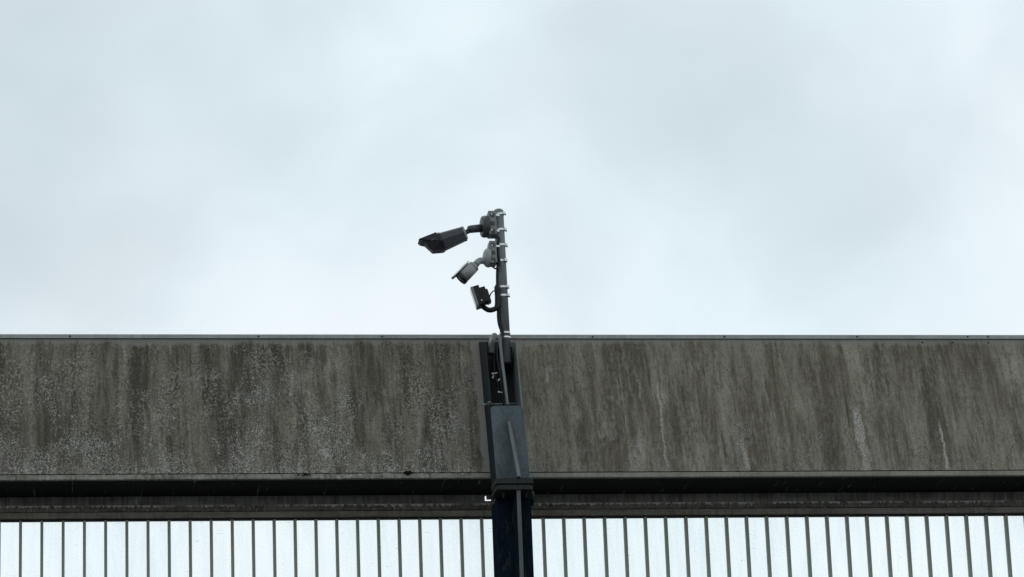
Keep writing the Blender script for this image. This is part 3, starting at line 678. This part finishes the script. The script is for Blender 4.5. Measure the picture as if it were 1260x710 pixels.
m = MB(); m.obox((w0+w1)/2+wnm*.002, ss*.031, wnm*.0015, wu*.028, .0006); m.build('front_window', 'lens', hood)
m = MB(); m.obox((w0+w1)/2+wnm*.004, ss*.013, wnm*.001, wu*.012, .0004); m.build('lens', 'lens', hood)
m = MB(); m.obox(hf+fa*.036+ss*.0572+us*.020, ss*.002, fa*.014, us*.0022, .0005); m.build('badge', 'conduit', hood)
band(c1, 264.8, -.20, buckle=62); band(c1, 284.0, -.08, buckle=70)
for y0_, y1s in ((263.2, 265.0), (282.8, 284.0)): strap(c1, 604.6, y0_, 614.5, y1s)

# ------------------------------------------------------------------ middle camera: small grey bullet with sunshield
c2 = thing('security_camera', 'small mid-grey cylinder security camera pointing steeply down, middle of the pole', 'camera', pp(315)-Vector((.05, 0, 0)))
adapter(c2, 601.8, 609.6, 299.0, 326.0, YA)
jb = at(601.8, 317.0, YA); jx = Vector((-1, -.12, .02)).normalized()
m = MB(); m.lathe(jb, jx, [(0, .064), (.012, .062), (.024, .054), (.032, .043), (.036, .030), (.0365, 0)], 36); m.build('junction_dome', 'camgrey', c2)
b0 = at(595.5, 320.8, YA-.005); b1_ = at(589.2, 321.4, YA-.02); b2_ = at(585.2, 325.8, YA-.035)
m = MB(); m.tube([b0, b1_, b2_], .0215, 16, 6); m.build('arm', 'camgrey', c2)
Rr = at(584.0, 326.8, YA-.035); Nn = at(567.6, 343.0, YA-.030); fa = (Nn-Rr).normalized(); Lb = (Nn-Rr).length
us = (Vector((0, 0, 1))-fa*fa.z).normalized(); ss = us.cross(fa).normalized(); BR = .0395
m = MB(); m.lathe(Rr, fa, [(-.012, .015), (-.006, .023), (0, BR*.84), (.004, BR*.9), (Lb*.12, BR*.93), (Lb*.125, BR*.90), (Lb*.15, BR*.90), (Lb*.155, BR*.95), (Lb-.018, BR)], 36); m.build('body', 'camgrey', c2)
m = MB(); m.lathe(Rr, fa, [(Lb-.0178, BR*.98), (Lb-.017, BR+.0018), (Lb+.008, BR+.0018), (Lb+.010, BR-.004), (Lb+.003, BR-.0045), (Lb+.003, 0)], 36); fr_ = m.build('front_ring', 'cambezel', c2)
m = MB(); m.lathe(Rr, fa, [(Lb+.0033, BR-.006), (Lb+.006, BR-.008), (Lb+.007, 0)], 28); m.build('lens', 'lens', fr_)
# sunshield: a rolled sheet standing clear above the barrel
m = MB(); t = bmesh.new(); rows = []
for d, ext in ((.010, 36), (Lb*.5, 40), (Lb+.006, 40), (Lb+.030, 36), (Lb+.038, 28)):
    row = []
    for k in range(15):
        a = R(-ext+2*ext*k/14)
        row.append([t.verts.new(Rr+fa*d+us*(math.cos(a)*r+.001)+ss*(math.sin(a)*r)) for r in (BR+.007, BR+.0095)])
    rows.append(row)
for A, B in zip(rows, rows[1:]):
    for k in range(14):
        t.faces.new((A[k][1], A[k+1][1], B[k+1][1], B[k][1])).smooth = True; t.faces.new((A[k][0], B[k][0], B[k+1][0], A[k+1][0])).smooth = True
    for k in (0, 14): t.faces.new((A[k][0], A[k][1], B[k][1], B[k][0]))
for A in (rows[0], rows[-1]):
    for k in range(14): t.faces.new((A[k][0], A[k+1][0], A[k+1][1], A[k][1]))
m.merge(t); m.build('sunshield', 'camlight', c2)
m = MB(); m.obox(Rr+fa*Lb*.45+us*(BR+.004), ss*.006, fa*.02, us*.008, .001); m.build('shield_stud', 'cambezel', c2)
band(c2, 303.0, -.06, buckle=75); band(c2, 322.4, 0, buckle=38)
strap(c2, 605.2, 302.0, 615.0, 302.9); strap(c2, 606.2, 321.6, 609.4, 321.8)

# ------------------------------------------------------------------ lower device: black finned floodlight
c3 = thing('infrared_floodlight', 'black finned floodlight with pale front rim, lowest device on the pole', 'floodlight', pp(370)-Vector((.05, 0, 0)))
fc = at(582.6, 367.4, YP-.06); fn = Vector((-.95, .10, -.27)).normalized()
fu = Vector((-.20, 0, 1)); fu = (fu-fn*fu.dot(fn)).normalized(); fs_ = fu.cross(fn).normalized()
def rrect(o, hs, hu, r):
    p = []
    for cx, cy, a in ((hs-r, hu-r, 0), (-hs+r, hu-r, 90), (-hs+r, -hu+r, 180), (hs-r, -hu+r, 270)):
        for k in range(5): q = R(a+k*22.5); p.append(o+fs_*(cx+r*math.cos(q))+fu*(cy+r*math.sin(q)))
    return p
m = MB(); m.prism(rrect(fc, .050, .068, .014), -fn*.016, .0015, 1); rim = m.build('front_rim', 'adapter', c3)
m = MB(); m.prism(rrect(fc+fn*.0012, .043, .061, .009), -fn*.001); m.build('lamp_glass', 'lamp', rim)
m = MB(); m.prism(rrect(fc-fn*.0165, .049, .067, .012), -fn*.036, .002, 1); m.build('body', 'black', c3)
for k in range(7):
    o_ = fc-fn*.0685+fs_*(-.040+k*.0133); hu_ = .060-.004*abs(k-3)
    m = MB(); m.obox(o_-fu*.003, fs_*.0028, fn*.0185, fu*hu_, .001); m.build('cooling_fin', 'black', c3)
m = MB(); m.obox(fc-fn*.084-fu*.014, fs_*.030, fn*.016, fu*.044, .004); m.build('driver_box', 'black', c3)
P = at(592.6, 369.6, YP-.125); m = MB(); m.lathe(P, Vector((0, -1, 0)), [(0, .005), (.004, .005), (.0045, 0)], 8); m.build('bolt', 'band', c3)
y0 = at(594.5, 377.5, YP-.07); y1_ = at(600.5, 381.2, YP-.06); y2_ = at(606.5, 381.0, YP-.05); y3_ = at(611.4, 377.4, YP-.05); y4_ = at(612.0, 366, YP-.04); y5_ = at(611.2, 353.0, YP-.035)
m = MB(); m.tube([y0, y1_, y2_, y3_, y4_, y5_], .0165, 10, 6); m.build('bracket_arm', 'black', c3)
m = MB(); m.obox(at(611.8, 365.5, YP-.02), Vector((.012, 0, 0)), Vector((0, .03, 0)), pax*.075, .004); m.build('mounting_plate', 'black', c3)
band(c3, 354.8, 0, buckle=48); band(c3, 365.2, 0, buckle=52)

# ------------------------------------------------------------------ cables
def cable(name, pts, r, label, mat='cable', cat='cable'):
    m = MB(); m.tube(pts, r, 8, 6); return tag(m.build(name, mat, None, Vector(pts[-1])), label, cat)
def edge(py, dx, dy): c0 = pp(py); return c0+Vector((dx, dy, 0))
cable('cable', [at(600.8, 375.0, YP-.10), at(603.0, 363.6, YP-.08), at(606.4, 358.6, YP-.07), at(611, 357.4, YP-.05)], .0042, 'thin black lead looping from the floodlight up to the pole')
cable('cable', [at(604.5, 290, YP-.06), at(611.5, 291.5, YP-.065), edge(296, -.012, -.042), edge(304, -.020, -.040), edge(315, -.022, -.038), edge(327, -.016, -.040), at(612.4, 331.5, YP-.06)], .0062, 'black lead hanging from the large top camera down the pole')
cable('cable', [at(605.0, 326.5, YP-.05), at(608.6, 330.2, YP-.06), at(612.8, 329.0, YP-.055), at(615.3, 322.0, YP-.06)], .0055, 'short black lead curling under the small middle camera')
cable('cable', [edge(326, -.026, -.022), edge(345, -.033, -.012), edge(380, -.036, -.004), edge(392, -.038, -.004), edge(402, -.034, -.012), edge(413, -.022, -.032), edge(425, -.030, -.04), edge(440, -.042, -.04), edge(470, -.05, -.05), edge(500, -.04, -.05)], .0085, 'black cable tied down the left side of the pole into the bracket')
cable('cable', [edge(385, -.030, -.018), edge(400, -.027, -.022), edge(414, -.016, -.036), edge(430, -.055, -.03), edge(450, -.062, -.05), edge(480, -.036, -.055), edge(502, -.03, -.05)], .006, 'second black cable beside the pole, sagging into the open bracket')
cable('cable', [edge(418, -.075, .05), edge(432, -.070, .0), edge(455, -.082, -.03), edge(478, -.068, -.04), edge(502, -.06, -.05)], .007, 'black cable dropping along the inner left of the open bracket')
cable('conduit', [at(615.2, 413, YP-.075), at(615.8, 424, YP-.085), at(617.8, 444, YP-.115), at(621.2, 470, YP-.165), at(624.6, 499, YP-.215)], .0095, 'light grey straight conduit running down the open bracket from the pole', 'conduit', 'conduit')
cable('conduit_elbow', [at(608.4, 413.6, .30), at(606.0, 417.6, .20), at(604.8, 424, .12), at(604.3, 436, .09)], .0225, 'short grey-green elbow sleeve at the head of the bracket', 'elbow', 'elbow')
# cable ties
def tie(px, py, Y, ang, ln, label):
    P = at(px, py, Y); d = Vector((math.cos(R(ang)), 0, math.sin(R(ang)))); n_ = Vector((-d.z, 0, d.x))
    m = MB(); m.obox(P, d*ln, Vector((0, .003, 0)), n_*.0032, .0008); m.obox(P-d*ln*.75+Vector((0, -.002, 0)), d*.0055, Vector((0, .0045, 0)), n_*.0055, .001)
    tag(m.build('cable_tie', 'white', None, P), label, 'cable tie')
tie(608.6, 459.4, .03, 12, .018, 'white cable tie in the bracket, highest and longest')
tie(606.8, 463.4, .03, 70, .009, 'white cable tie in the bracket, just below the highest one')
tie(614.0, 467.0, .02, 60, .008, 'white cable tie in the bracket, beside the conduit')
tie(615.6, 482.6, -.01, -8, .014, 'white cable tie in the bracket, lowest')
